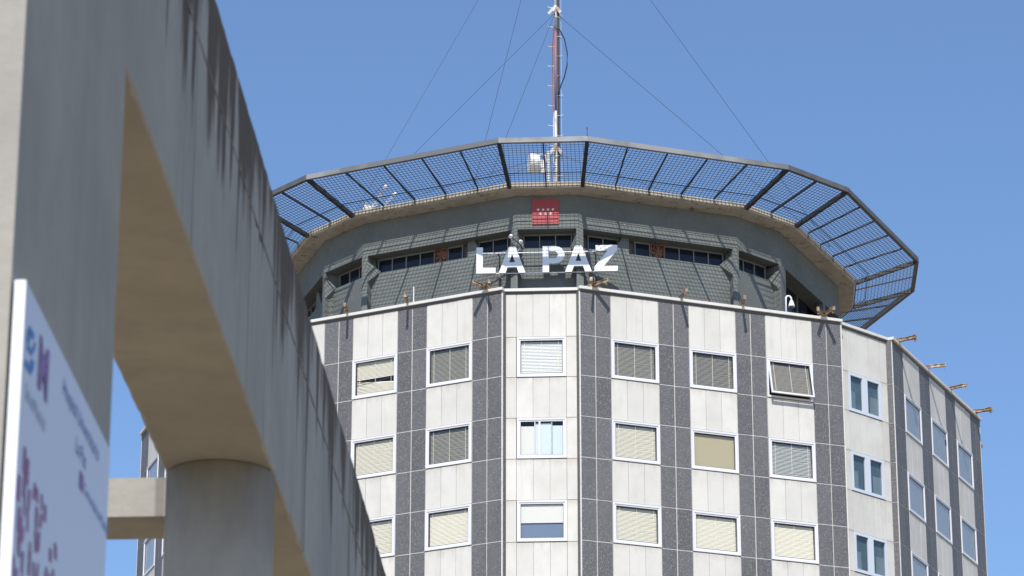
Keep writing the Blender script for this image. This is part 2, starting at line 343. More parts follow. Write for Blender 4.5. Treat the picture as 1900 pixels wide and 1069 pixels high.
wcache = {}
def wmesh(key, fn):
    if key not in wcache: wcache[key] = fn()
    return wcache[key]
def window(k, a, tc, zc, w, h, kind, label=None, sub=None):
    """outer frame is the part itself; sash, panes and blinds are its sub-parts"""
    o = link('window', wmesh(('fr', w, h), lambda: MB().ring(-w / 2, w / 2, -h / 2, h / 2, 0.075, -0.035, 0.07).mesh('window', 'frame')), tower, floc(k, a, zc, tc), k * T)
    if label: o['label'] = label
    iw, ih = w - 0.15, h - 0.15
    par, dy = o, 0.0
    def sub_(name, key, fn, loc=(0, 0, 0), rx=0.0):
        c = link(name, wmesh(key, fn), o, loc); c.rotation_euler = (rx, 0, 0); return c
    gw, gh = iw - 0.12, ih - 0.12
    piv = (0, 0, 0); rx = 0.0
    if kind == 'open': rx = -0.20
    def off(y, z=0.0):
        # place a sub-part that hangs from the head of the window when it is tilted out
        if rx == 0: return (0, y, z)
        zt = ih / 2; v = Vector((0, y, z - zt)); v.rotate(Matrix.Rotation(rx, 3, 'X')); return (0, v.y, v.z + zt)
    sub_('sash', ('sa', w, h), lambda: MB().ring(-iw / 2, iw / 2, -ih / 2, ih / 2, 0.06, -0.012, 0.05).mesh('sash', 'frame'), off(0), rx)
    sub_('seal', ('se', w, h), lambda: MB().ring(-gw / 2, gw / 2, -gh / 2, gh / 2, 0.014, 0.0, 0.05).mesh('seal', 'seal'), off(0), rx)
    if kind == 'sky':
        sub_('pane', ('gb', w, h), lambda: MB().box(-gw / 2, gw / 2, 0.02, 0.026, -gh / 2, gh / 2).mesh('pane', 'glass_b'))
        sub_('blind', ('sk', w, h), lambda: MB().box(-gw / 2, gw / 2, 0.034, 0.04, -gh / 2, gh / 2).mesh('blind', 'shade'))
        return o
    sub_('pane', ('ga', w, h), lambda: MB().box(-gw / 2, gw / 2, 0.02, 0.026, -gh / 2, gh / 2).mesh('pane', 'glass'), off(0), rx)
    if kind in ('cream', 'grey', 'open', 'pale', 'stripe', 'dim', 'creamgrey', 'messy'):
        spec = dict(cream=(26, 1.25, 'bl_cream'), grey=(26, 0.90, 'bl_grey'), open=(26, 1.0, 'bl_grey'), pale=(22, 1.2, 'bl_pale'),
                    stripe=(24, 0.82, 'bl_pale'), dim=(26, 0.86, 'bl_grey'), creamgrey=(26, 1.12, 'bl_cream'), messy=(26, 1.15, 'bl_cream'))[kind]
        if kind == 'messy':
            def mk():
                b = MB(); n = 26; p = (gh - .04) / n; W = gw - .05
                for i in range(n):
                    z = gh / 2 - (i + .5) * p
                    if i in (14, 15, 16): tl, dz = 0.35, -0.03 + 0.05 * (i - 14)
                    else: tl, dz = 1.15, 0.0
                    if i > 16: dz = -0.01 * (26 - i)
                    c, s_ = math.cos(tl) * p * .57, math.sin(tl) * p * .57
                    b.add([(-W / 2, -c, z - s_ - dz), (W / 2, -c, z - s_ + dz), (W / 2, c, z + s_ + dz), (-W / 2, c, z + s_ - dz)], [(0, 1, 2, 3)])
                return b.mesh('venetian_blind', 'bl_cream')
            sub_('venetian_blind', ('bl', kind, w), mk, off(0.10), rx)
        else:
            sub_('venetian_blind', ('bl', kind, w), lambda: slats(gw - .05, gh - .05, spec[0], spec[1], 'venetian_blind', spec[2]), off(0.10, -.01), rx)
        def cords():
            b = MB()
            for x in (-gw / 2 + .16, 0, gw / 2 - .16): b.box(x - .008, x + .008, 0.055, 0.058, -gh / 2, gh / 2)
            return b.mesh('blind_cord', 'cord')
        sub_('blind_cord', ('co', w, h), cords, off(0), rx)
    elif kind == 'tan':
        sub_('roller_blind', ('tan', w), lambda: MB().box(-gw / 2 + .01, gw / 2 - .01, 0.09, 0.10, -gh / 2, gh / 2 - .03).mesh('roller_blind', 'bl_tan'))
    elif kind == 'half':
        sub_('roller_blind', ('half', w), lambda: MB().box(-gw / 2, gw / 2, 0.06, 0.07, -0.06, gh / 2).mesh('roller_blind', 'shade'))
        sub_('pane', ('halfp', w), lambda: MB().box(-gw / 2, gw / 2, 0.10, 0.108, -gh / 2, -0.065).mesh('pane', 'blue_reflection'))  # opaque sheet carrying the painted blue reflection of the lower half
    elif kind == 'slider':
        sub_('mullion', ('sl', w), lambda: MB().box(-.12, -.05, -.02, .05, -gh / 2, gh / 2).box(-.28, -.245, .0, .05, -gh / 2, gh / 2).box(.36, .40, .02, .06, -gh / 2, gh / 2).mesh('mullion', 'frame'))
        sub_('roller_blind', ('sl1', w), lambda: MB().box(-gw / 2, -.29, .07, .08, -gh / 2, gh / 2 - .17).mesh('roller_blind', 'shade'))
        sub_('curtain', ('sl2', w), lambda: MB().box(-.24, .355, .07, .08, -gh / 2, gh / 2 - .05).box(.405, gw / 2, .08, .09, -gh / 2, gh / 2 - .15).mesh('curtain', 'curtain_b'))
    return o

DARK = [(-5.53, -4.895), (-4.865, -4.26), (-2.25, -1.645), (-1.61, -1.0), (1.0, 1.61), (1.645, 2.25), (4.26, 4.865), (4.895, 5.53)]
WHITE = [(-4.24, -2.27), (-0.98, 0.98), (2.27, 4.24)]
KINDS = {(-1, 2, 0): ('grey', 'window with half open grey venetian blind'), (-1, 1, 0): ('messy', 'window with disarranged cream blind'),
         (-1, 2, 1): ('dim', 'window with open dark grey blind'), (-1, 1, 1): ('creamgrey', None), (-1, 2, 2): ('cream', 'window with closed cream blind'), (-1, 1, 2): ('creamgrey', None),
         (1, 0, 0): ('grey', 'window with half open grey venetian blind'), (1, 1, 0): ('dim', None), (1, 2, 0): ('open', 'window tilted open at its foot'),
         (1, 0, 1): ('creamgrey', None), (1, 1, 1): ('tan', 'window with plain tan blind'), (1, 2, 1): ('stripe', 'window with pale striped blind'),
         (1, 0, 2): ('creamgrey', None), (1, 1, 2): ('cream', None), (1, 2, 2): ('cream', None)}
def rowz(n):          # n = -1 is the tall top row
    return (Z0, ZC) if n < 0 else (Z0 - (n + 1) * H, Z0 - n * H)
GAP = 0.021
for k in (-3, -1, 1, 3):
    fl = floc(k, AL)
    zb = Z0 - ROWS * H
    for t0, t1 in ((-5.553, -4.25), (-2.26, -0.99), (0.99, 2.26), (4.25, 5.553)): MB().box(t0, t1, 0.014, 0.6, zb, ZC).build('facade_wall', 'mortar', tower, fl, k * T)
    for t0, t1 in WHITE:
        MB().box(t0 - .0095, t1 + .0095, 0.022, 0.6, Z0 + .004, ZC).build('spandrel_wall', 'mortar_w', tower, fl, k * T)
        for j in range(ROWS // 2): MB().box(t0 - .0095, t1 + .0095, 0.022, 0.6, Z0 - (2 * j + 2) * H + .004, Z0 - (2 * j + 1) * H - .004).build('spandrel_wall', 'mortar_w', tower, fl, k * T)
        MB().box(t0, t1, 0.45, 0.62, zb, Z0).build('room_interior', 'room', tower, fl, k * T)
    # end returns of the long faces beside the recessed bays, with a pale corner trim
    for s in (-1, 1):
        MB().box(min(s * 5.553, s * 5.50), max(s * 5.553, s * 5.50), -0.012, 0.013, zb, ZC - .005).build('corner_trim', 'mortar', tower, fl, k * T)
        for n in range(-1, ROWS - 1):
            z0, z1 = rowz(n)
            me = cbox('return_panel', (0.02, 0.28, z1 - z0 - 2 * GAP), 'granite')
            link('return_panel', me, tower, floc(k, AL - .02, (z0 + z1) / 2, s * 5.563), k * T)
    for n in range(-1, ROWS - 1):
        z0, z1 = rowz(n)
        for t0, t1 in DARK: panel('granite_panel', 'granite', k, AL + rnd.uniform(-.002, .002), t0, t1, z0 + GAP, z1 - GAP)
        for ci, (t0, t1) in enumerate(WHITE):
            if n >= 0 and n % 2 == 0:
                kd, lb = KINDS.get((k, ci, n // 2), ('sky', None) if abs(k) == 3 else ('cream', None))
                window(k, AL, (t0 + t1) / 2, (z0 + z1) / 2, 1.97, 1.62, kd, lb)
            else:
                p = (t1 - t0) / 3
                for i in range(3): panel('stone_panel', 'white', k, AL + rnd.uniform(-.003, .003), t0 + i * p + .008, t0 + (i + 1) * p - .008, z0 + .012, z1 - .012)
AB = AS - 0.22
for k in (-2, 0, 2):
    fl = floc(k, AB); zb = Z0 - ROWS * H
    for t0, t1 in ((-1.56, -0.965), (0.965, 1.56)): MB().box(t0, t1, 0.02, 0.6, zb, ZC).build('facade_wall', 'mortar_w', tower, fl, k * T)
    MB().box(-.96, .96, 0.022, 0.6, Z0 + .004, ZC).build('spandrel_wall', 'mortar_w', tower, fl, k * T)
    for j in range(ROWS // 2): MB().box(-.96, .96, 0.022, 0.6, Z0 - (2 * j + 2) * H + .004, Z0 - (2 * j + 1) * H - .004).build('spandrel_wall', 'mortar_w', tower, fl, k * T)
    MB().box(-.96, .96, 0.45, 0.62, zb, Z0).build('room_interior', 'room', tower, fl, k * T)
    for n in range(-1, ROWS - 1):
        z0, z1 = rowz(n)
        for t0, t1 in ((-1.43, -.972), (.972, 1.43)): panel('stone_panel', 'white', k, AB, t0, t1, z0 + .012, z1 - .012)
        if n >= 0 and n % 2 == 0:
            zc, w, h = (z0 + z1) / 2, 1.90, 1.62
            if k == 0:
                kd, lb = [('pale', 'window with closed pale blue blind'), ('slider', 'sliding window with pale curtains'), ('half', 'window with white shade half drawn'), ('cream', None)][n // 2]
                window(k, AB, 0.01, zc, w, h, kd, lb)
            else:
                o = link('window', wmesh('cas', lambda: MB().ring(-w / 2, w / 2, -h / 2, h / 2, 0.12, -0.03, 0.07).box(-.15, .15, -.03, .07, -h / 2 + .12, h / 2 - .12).mesh('window', 'frame_b')), tower, floc(k, AB, zc, 0), k * T)
                o['label'] = 'two light casement window with bluish frame'
                for s in (-1, 1):
                    link('pane', wmesh('casp', lambda: MB().box(-.34, .34, .02, .026, -h / 2 + .12, h / 2 - .12).mesh('pane', 'glass_b')), o, (s * .49, 0, 0))
                    link('reflection_sheet', wmesh('casc', lambda: MB().box(-.34, .34, .09, .10, -h / 2 + .12, h / 2 - .12).mesh('reflection_sheet', 'teal')), o, (s * .49, 0, 0))  # backing sheet coloured like the sky reflected in the pane
                    link('curtain', wmesh(('casd', s), lambda: MB().box(-.34 + .2 * (s > 0), .34 - .34 * (s < 0), .06, .07, -h / 2 + .12, h / 2 - .75).mesh('curtain', 'teal_l')), o, (s * .49, 0, 0))
        else:
            p = 1.92 / 3
            for i in range(3): panel('stone_panel', 'white', k, AB + rnd.uniform(-.003, .003), -.96 + i * p + .008, -.96 + (i + 1) * p - .008, z0 + .012, z1 - .012)

# plain body of the tower: the lower storeys, the far sides and the terrace
def ringpoly(aL, aS):
    out = []
    for k in range(16):
        n1, n2 = nrm(k), nrm(k + 1); a1, a2 = (aS, aL) if k % 2 == 0 else (aL, aS)
        det = n1.x * n2.y - n1.y * n2.x
        out.append(((a1 * n2.y - a2 * n1.y) / det, (n1.x * a2 - n2.x * a1) / det))
    return out
def slab(mb, poly, z0, z1):
    n = len(poly); vs = [(x, y, z0 + ZO) for x, y in poly] + [(x, y, z1 + ZO) for x, y in poly]
    return mb.add(vs, [tuple(range(n))[::-1], tuple(range(n, 2 * n))] + [(i, (i + 1) % n, (i + 1) % n + n, i + n) for i in range(n)])
lo = MB(); slab(lo, ringpoly(AL - .02, AS - .24), -ZO, Z0 - ROWS * H); lo.build('lower_storeys', 'mortar', tower)
bk = MB(); slab(bk, ringpoly(AL - .64, AS - .86), Z0 - ROWS * H, ZC - .25); bk.build('building_core', 'terrace', tower)
for k in list(range(-8, -3)) + list(range(4, 8)):
    a, hw = (AL, HL) if k % 2 else (AB, HS + .09)
    MB().box(-hw, hw, 0, .6, Z0 - ROWS * H, ZC).build('facade_wall', 'white', tower, floc(k, a), k * T)
for k in range(-8, 8):
    a, hw = (AL, HL) if k % 2 else (AB, HS + .07)
    e = 0.06 if k % 2 else 0.0
    MB().box(-hw - e * .2, hw + e * .2, -0.10, 0.45, ZC - .012, ZC + 0.10).build('coping', 'coping', tower, floc(k, a), k * T)
    MB().box(-hw, hw, -0.012, 0.05, ZC - .115, ZC - .014).build('shadow_strip', 'seal', tower, floc(k, a), k * T)  # dark strip drawn in as the shadow line under the coping

# ------------------------------------------------------------------ crown
CR, CHA = 12.32, 6.0
CAS, CAL = CR * math.cos(R_(CHA)), CR * math.cos(R_(22.5 - CHA))
CHS, CHL = CR * math.sin(R_(CHA)), CR * math.sin(R_(22.5 - CHA))
ZB, ZSILL, ZHEAD, ZTOP = 48.9, 53.33, 54.0, 55.47
APR = 0.36                                  # how far the apron and the sills stand back
fan_spots = []
def crown_windows(k, a, t0, n, flip=False, fan=None):
    p = 0.65
    ta, tb = (t0, t0 + n * p) if not flip else (-t0 - n * p, -t0)
    fr = MB().box(ta - .05, tb + .05, 0.60, 0.68, ZSILL - .02, ZSILL + .025).box(ta - .05, tb + .05, 0.60, 0.68, ZHEAD - .06, ZHEAD + .02)
    o = fr.build('crown_window', 'alu', tower, floc(k, a), k * T)
    for i in range(n + 1):
        MB().box(ta + i * p - .02, ta + i * p + .02, 0.595, 0.675, -.34, .34).build('mullion', 'alu', o, (0, 0, (ZSILL + ZHEAD) / 2))
    for i in range(n):
        j = i if not flip else n - 1 - i
        if fan is not None and j == fan: fan_spots.append((k, a, ta + (i + .5) * p)); continue
        MB().box(ta + i * p + .032, ta + (i + 1) * p - .032, 0.64, 0.65, ZSILL + .051, ZHEAD - .061).build('pane', 'navy_glass', o)
for k in range(-8, 8):
    lng = k % 2 != 0
    a, h = (CAL, CHL) if lng else (CAS, CHS)
    fl = floc(k, a)
    ht = h - .36 * math.tan(T / 2)
    band = MB().box(-h, h, 0, .75, ZHEAD, ZTOP)
    band.build('crown_band', 'slate', tower, fl, k * T)
    if k == 3:
        MB().box(-3.49, -2.95, 0, .3, ZB, ZHEAD).build('pilaster', 'slate', tower, fl, k * T)
        MB().box(1.45, 1.75, 0, .3, ZB, ZHEAD).build('pilaster', 'slate', tower, fl, k * T)
        d = MB().box(-2.95, 1.45, .72, .8, ZB, ZHEAD).build('terrace_door', 'navy_glass', tower, fl, k * T)
        MB().box(-1.5, -1.42, .66, .72, ZB, ZHEAD).box(.1, .18, .66, .72, ZB, ZHEAD).box(-2.95, 1.45, .66, .72, 52.6, 52.68).build('door_frame', 'slate', d)
        continue
    hole = h - (.21 if lng else .09)
    for q in (-1, 1):
        pf = [(.002, ZHEAD), (.7, ZHEAD), (.7, ZB), (.002, ZB)]; n6 = len(pf)
        x0, x1 = min(q * h, q * hole), max(q * h, q * hole)
        MB().add([(x, y, z) for x in (x0, x1) for y, z in pf], [tuple(range(n6)), tuple(range(2 * n6 - 1, n6 - 1, -1))] + [(i, i + n6, (i + 1) % n6 + n6, (i + 1) % n6) for i in range(n6)]).build('pilaster', 'slate', tower, fl, k * T)
    MB().box(-ht, ht, APR, .7, ZB, ZSILL - .02).build('apron_wall', 'peel', tower, fl, k * T)
    MB().box(-ht, ht, .7, .8, ZB, ZHEAD).build('crown_core', 'seal', tower, fl, k * T)
    # splayed cheeks between the pilasters and the sills
    sides = (1, -1) if not lng else ((1,) if k > 0 else (-1,))
    for s in sides:
        dx = 0.44 if lng else 0.27
        P = [(s * hole, 0.004, 53.72), (s * hole, 0.006, 52.85), (s * (hole - dx), APR - .004, 53.35), (s * hole, APR - .004, 53.76), (s * hole, APR - .004, 52.85)]
        MB().add(P, [(0, 1, 2), (0, 2, 3), (1, 4, 2), (2, 4, 3)]).build('cheek', 'slate', tower, fl, k * T)
    if lng:
        s = 1 if k > 0 else -1
        poly = [(-1.46, ZHEAD), (-1.16, ZHEAD), (-1.16, ZSILL - .02), (-1.82, ZSILL - .02)]
        if s < 0: poly = [(-x, z) for x, z in poly][::-1]
        MB().prism(poly[::-1], APR, .70).build('mid_pilaster', 'slate', tower, fl, k * T)
        crown_windows(k, a, -2.86, 2, s < 0)
        crown_windows(k, a, -.80, 6, s < 0, fan=1 if abs(k) == 1 else None)
    else:
        crown_windows(k, a, -.975, 3)
# eave: sixteen concrete edge beams and the roof
def rv(R, ha, i, z):                        # corner i of a ring: 0 = right end of the front side
    base = (i // 2) * 45.0 + (ha if i % 2 == 0 else 45 - ha)
    return pol(R, base, z)
for i in range(16):
    a, b = i - 1, i
    sec = [(12.25, 55.47), (13.0, 55.5), (13.06, 55.53), (13.06, 55.76), (12.95, 55.80), (12.2, 55.80)]
    mb = MB(); n = len(sec)
    vs = [rv(r, 6.5, q, z) for q in (a, b) for r, z in sec]
    # rough, chipped edges
    vs = [Vector(v) for v in vs]
    mb.add(vs, [tuple(range(n)), tuple(range(2 * n - 1, n - 1, -1))] + [(j, j + n, (j + 1) % n + n, (j + 1) % n) for j in range(n)])
    mb.build('eave_beam', 'eave', tower)
rf = MB(); slab(rf, [tuple(rv(12.25, 6.5, i, 0))[:2] for i in range(16)], 55.50, 55.72); rf.build('roof', 'roof', tower)

# ------------------------------------------------------------------ extractor fans in the crown windows
for n, (k, a, t) in enumerate(fan_spots):
    left = k < 0
    f = thing('extractor_fan', 'rusty extractor fan in the strip of crown windows %s' % ('left of the white letters' if left else 'right of the white letters'), 'fan',
              wloc(floc(k, a - .60, ZSILL + .34, t)), PSI + k * T, 'rusty extractor fans')
    MB().ring(-.31, .31, -.31, .31, .05, -.06, .05).build('frame', 'rustred', f)
    MB().lathe([(0, .25), (.05, .25), (.05, .27), (0, .27), (0, .25)], (0, -.05, 0), (0, 1, 0), 20, False).build('shroud', 'rustred', f)
    MB().box(-.27, .27, .045, .05, -.27, .27).build('back_plate', 'room', f)
    for b in range(6):
        an = b * math.pi / 3 + .3
        c, s = math.cos(an), math.sin(an); q = []
        for r, wd in ((.05, .035), (.15, .075), (.235, .09)):
            q += [(r * c - wd * s, -.03, r * s + wd * c), (r * c + wd * s, .01, r * s - wd * c)]
        MB().add(q, [(0, 1, 3, 2), (2, 3, 5, 4)]).build('blade', 'rustred', f)
    MB().lathe([(0, .06), (.05, .05)], (0, -.05, 0), (0, 1, 0), 12).build('hub', 'rustred', f)

# ------------------------------------------------------------------ outward leaning safety fence round the roof
fence = thing('safety_fence', 'outward leaning wire mesh fence with grey rail around the tower roof', 'fence', (TX, TY, 0), PSI)
RR, RHA, ZR = 15.85, 6.45, 56.55
for i in range(16):
    A, B = rv(RR, RHA, i - 1, ZR - .105), rv(RR, RHA, i, ZR - .105)
    mb = MB(); n = 4
    sec = [(RR - .16, ZR - .21), (RR, ZR - .21), (RR, ZR), (RR - .16, ZR)]
    vs = [rv(r, RHA, q, z) for q in (i - 1, i) for r, z in sec]
    mb.add(vs, [tuple(range(n)), tuple(range(2 * n - 1, n - 1, -1))] + [(j, j + n, (j + 1) % n + n, (j + 1) % n) for j in range(n)])
    mb.build('rail', 'rail' if i == 0 else 'rail_m' if i in (1, 15) else 'rail_d', fence)
    # main strut at the corner
    p, q = rv(13.09, 6.5, i, 55.55), rv(RR - .12, RHA, i, ZR - .19)
    MB().beam(p, q, .15, .17).build('main_strut', 'strut', fence)
    # intermediate struts
    lngside = (i % 2 == 1)
    nb = 5 if lngside else 2
    def P(f, ring):      # f along the side, ring 0 foot, 1 eave top, 2 rail
        if ring == 0: return rv(13.11, 6.5, i - 1, 55.53).lerp(rv(13.11, 6.5, i, 55.53), f)
        if ring == 1: return rv(13.11, 6.5, i - 1, 55.77).lerp(rv(13.11, 6.5, i, 55.77), f)
        return rv(RR - .16, RHA, i - 1, ZR - .20).lerp(rv(RR - .16, RHA, i, ZR - .20), f)
    for j in range(1, nb):
        f = j / nb
        MB().beam(P(f, 1), P(f, 2), .055, .065).beam(P(f, 0), P(f, 1), .05, .05, (1, 0, 0)).build('strut', 'strut', fence)
    wm = MB(); L = (P(1, 1) - P(0, 1)).length; Lr = (P(1, 2) - P(0, 2)).length
    def wire(a, b, r=.0070): wm.beam(a, b, r * 2, r * 2)
    nv = round(Lr / .168)
    for j in range(1, nv):
        x = (j / nv - .5) * Lr                       # wires at right angles to the rail; the outer ones stop at the corner strut
        top = P(.5 + x / Lr, 2)
        if abs(x) <= L / 2:
            bot = P(.5 + x / L, 1); wire(bot, top); wire(P(.5 + x / L, 0), bot)
        else:
            s = (abs(x) - L / 2) / ((Lr - L) / 2); bot = P(0 if x < 0 else 1, 1).lerp(P(0 if x < 0 else 1, 2), s)
            wire(bot, top)
    nh = 17
    for j in range(nh):
        s = j / nh
        wire(P(0, 1).lerp(P(0, 2), s), P(1, 1).lerp(P(1, 2), s))
    wire(P(0, 0), P(1, 0)); wire(P(0, 0).lerp(P(0, 1), .5), P(1, 0).lerp(P(1, 1), .5))
    o = wm.build('wire_mesh', 'wire', fence); o['kind'] = 'stuff'
    s = .20
    MB().tube([P(0, 1).lerp(P(0, 2), s) + Vector((0, 0, .04)), P(1, 1).lerp(P(1, 2), s) + Vector((0, 0, .04))], .018, 5).build('tension_cable', 'strut', fence)

# lightning rods on the rail
for i, lab in ((0, 'thin lightning rod on the fence rail right of the mast'), (-3, 'thin lightning rod on the fence rail by the dirty concrete beam')):
    p = rv(RR - .08, RHA, i, ZR)
    o = thing('lightning_rod', lab, 'lightning rod', wloc(p), PSI, 'lightning rods on the fence rail')
    MB().tube([(0, 0, -.02), (0, 0, .42)], .014, 6).build('rod', 'strut', o)
    MB().tube([(-.03, 0, .36), (.03, 0, .40)], .012, 5).build('tip', 'strut', o)
    MB().box(-.04, .04, -.04, .04, 0, .05).build('base', 'strut', o)

# ------------------------------------------------------------------ LA PAZ
LP = 12.40
sign = thing('letter_sign', 'white block letters LA PAZ on pipes in front of the dark crown', 'sign', wloc(floc(0, LP, 51.97 + .045)), PSI)
def letter(ch, poly, hole=None):
    z0 = 51.97
    def tr(p): return [(x, z - z0) for x, z in p]
    mb = MB(); y0, y1 = -.07, .07
    me = bpy.data.curves.new(ch, 'CURVE'); me.dimensions = '2D'; me.fill_mode = 'BOTH'; me.extrude = .075; me.bevel_depth = .0
    for pl in [poly] + ([hole] if hole else []):
        sp = me.splines.new('POLY'); sp.points.add(len(pl) - 1); sp.use_cyclic_u = True
        for q, (x, z) in zip(sp.points, tr(pl)): q.co = (x, z, 0, 1)
    tmp = bpy.data.objects.new('tmp', me); COL.objects.link(tmp)
    dg = bpy.context.evaluated_depsgraph_get(); mm = bpy.data.meshes.new_from_object(tmp.evaluated_get(dg)); bpy.data.objects.remove(tmp)
    mm.materials.clear(); mm.materials.append(M['letter'])
    mm.transform(Matrix.Rotation(math.pi / 2, 4, 'X'))
    o = link('letter', mm, sign); o['label'] = 'letter ' + ch; return o
B0, T0 = 51.97, 53.10
letter('L', [(-2.86, B0), (-2.08, B0), (-2.08, 52.21), (-2.60, 52.21), (-2.60, T0), (-2.86, T0)])
def A(x0, x1, top0, top1):
    c = (top0 + top1) / 2
    letter('A', [(x0, B0), (x0 + .27, B0), (x0 + .355, 52.22), (x1 - .355, 52.22), (x1 - .27, B0), (x1, B0), (top1, T0), (top0, T0)],
           [(c - .125, 52.43), (c, 52.79), (c + .125, 52.43)])
A(-1.95, -.87, -1.55, -1.27)
A(.74, 1.82, 1.14, 1.42)
pp = [(-.17, B0), (.09, B0), (.09, 52.34)]
for i in range(13):
    an = -math.pi / 2 + math.pi * i / 12; pp.append((.33 + .39 * math.cos(an), 52.72 + .38 * math.sin(an)))
pp += [(-.17, T0)]
ph = [(.09, 52.57)]
for i in range(9):
    an = -math.pi / 2 + math.pi * i / 8; ph.append((.30 + .155 * math.cos(an), 52.725 + .155 * math.sin(an)))
ph += [(.09, 52.88)]
letter('P', pp, ph)
letter('Z', [(1.93, B0), (2.87, B0), (2.87, 52.19), (2.29, 52.19), (2.86, 52.88), (2.86, T0), (1.98, T0), (1.98, 52.86), (2.47, 52.86), (1.93, 52.17)])
def spipe(a, b, r, m='plastic', nm='pipe'): MB().tube([a, b], r, 8).build(nm, m, sign)
z_ = 51.97
spipe((-2.75, .14, 52.92 - z_), (2.7, .14, 52.92 - z_), .024)
spipe((-2.75, .14, 52.03 - z_), (2.7, .14, 52.03 - z_), .024)
for x in (-1.93, 1.98):
    MB().tube([(x - .08, .16, 52.95 - z_), (x, .2, 52.78 - z_), (x, .24, 49.0 - z_)], .03, 8).build('post', 'cable', sign)
    MB().tube([(x - .03, .14, 52.0 - z_), (x + .04, .2, 51.85 - z_)], .03, 8).build('clamp', 'galv', sign)

# ------------------------------------------------------------------ red flag panel with seven stars
fp = thing('flag_panel', 'square red panel with seven white stars above the letter sign', 'sign', wloc(floc(0, CAS + .02, 54.74)), PSI)
MB().box(-.60, .49, -.03, .015, -.55, .55).build('panel', 'red', fp)
def star(x, z, r):
    v = [(x + (r if i % 2 == 0 else r * .40) * math.cos(math.pi / 2 + i * math.pi / 5), z + (r if i % 2 == 0 else r * .40) * math.sin(math.pi / 2 + i * math.pi / 5)) for i in range(10)]
    mb = MB(); mb.prism(v, -.034, -.0295); mb.f = [f for f in mb.f if len(f) == 4]
    mb.v.append((x, -.034, z)); c = len(mb.v) - 1
    for i in range(10): mb.f.append((i, (i + 1) % 10, c))
    mb.build('star', 'star', fp)
for x in (-.35, -.15, .05, .25): star(x, .085, .075)
for x in (-.25, -.05, .15): star(x, -.095, .075)

# ------------------------------------------------------------------ rusty davit brackets along the coping
def davit(k, t, splay, label):
    d = thing('davit_bracket', label, 'bracket', wloc(floc(k, AL, ZC + .10, t)), PSI + k * T + splay, 'rusty steel davit brackets on the coping')
    L = 0.82
    up = rnd.uniform(.0, .06)
    a, b = (0, .35, .05), (0, -L, .06 + up)
    web = MB().beam(a, b, .04, .11); web.build('web', 'rust', d)
    MB().beam((0, .35, .105), (0, -L, .115 + up), .09, .018).build('flange', 'rust', d); MB().beam((0, .35, -.005), (0, -L, .005 + up), .09, .018).build('flange', 'rust', d)
    MB().box(-.055, .055, -L - .012, -L, -.02 + up, .14 + up).build('end_plate', 'rust', d)
    pts = [(0.0 + .045 * math.sin(q * math.pi / 4), -L + .06, -.075 + up - .055 * math.cos(q * math.pi / 4)) for q in range(9)]
    MB().tube(pts, .012, 5).build('hook', 'rust', d)
    MB().box(-.09, .09, .2, .42, -.12, .03).build('foot', 'rust', d)
davs = [(1, -5.05, .55, 'rusty bracket pointing left below the right letters, joined with its twin'), (1, -4.92, -.50, 'rusty bracket pointing right below the letter Z, joined with its twin'),
        (1, -1.32, -.1, 'rusty bracket on the coping right of the letter Z, nearest the letters'), (1, 1.32, -.3, 'rusty bracket on the coping left of the white security camera'),
        (1, 4.75, .15, 'rusty bracket pointing forward right of the white security camera'), (1, 4.85, -.75, 'rusty bracket pointing sideways right of the white security camera'),
        (-1, -1.25, .35, 'rusty bracket on the coping nearest the dirty concrete beam'), (-1, 1.42, .35, 'rusty bracket under the dark crown wall, beside a thin white rod'),
        (-1, 4.78, .65, 'rusty bracket pointing left below the letter L, joined with its twin'), (-1, 4.9, -.30, 'rusty upright looking bracket below the letter L, joined with its twin'),
        (3, -4.95, .22, 'upper rusty bracket of the pair at the near end of the receding right side'), (3, -4.80, -.16, 'lower rusty bracket of the pair at the near end of the receding right side'),
        (3, -1.4, .3, 'single rusty bracket second along the receding right side'), (3, 1.5, -.1, 'single rusty bracket third along the receding right side'),
        (3, 4.7, .22, 'upper rusty bracket of the pair at the far end of the receding right side'), (3, 4.85, -.18, 'lower rusty bracket of the pair at the far end of the receding right side'),
        (5, -4.9, .3, 'upper small rusty bracket past the right edge of the tower'), (5, -4.2, -.2, 'lower small rusty bracket past the right edge of the tower')]
for d in davs: davit(*d)
o = thing('coping_rod', 'thin white rod rising from the coping beside a rusty bracket', 'rod', wloc(floc(-1, AL - .1, ZC + .1, 1.62)), PSI)
MB().tube([(0, 0, 0), (0, 0, .72)], .018, 6).build('rod', 'plastic', o)
MB().box(-.03, .03, -.03, .03, 0, .04).build('base', 'plastic', o)

# ------------------------------------------------------------------ security camera on a gooseneck
o = thing('security_camera', 'white dome security camera hanging from a gooseneck pole on the coping', 'camera', wloc(floc(1, AL - .3, ZC + .10, 3.32)), PSI + T)
pts = [(0, 0, -.1), (0, 0, .72)] + [(.12 - .12 * math.cos(q * math.pi / 8), 0, .72 + .13 * math.sin(q * math.pi / 8)) for q in range(1, 9)] + [(.24, 0, .68)]
MB().tube(pts, .035, 8).build('gooseneck', 'plastic', o, smooth=True)
MB().lathe([(0, .05), (.06, .075), (.20, .12), (.27, .125)], (.24, 0, .68), (0, 0, -1), 16).build('housing', 'plastic', o, smooth=True)
MB().lathe([(0, .10), (.05, .085), (.085, .03)], (.24, 0, .41), (0, 0, -1), 14).build('dome', 'lens', o, smooth=True)

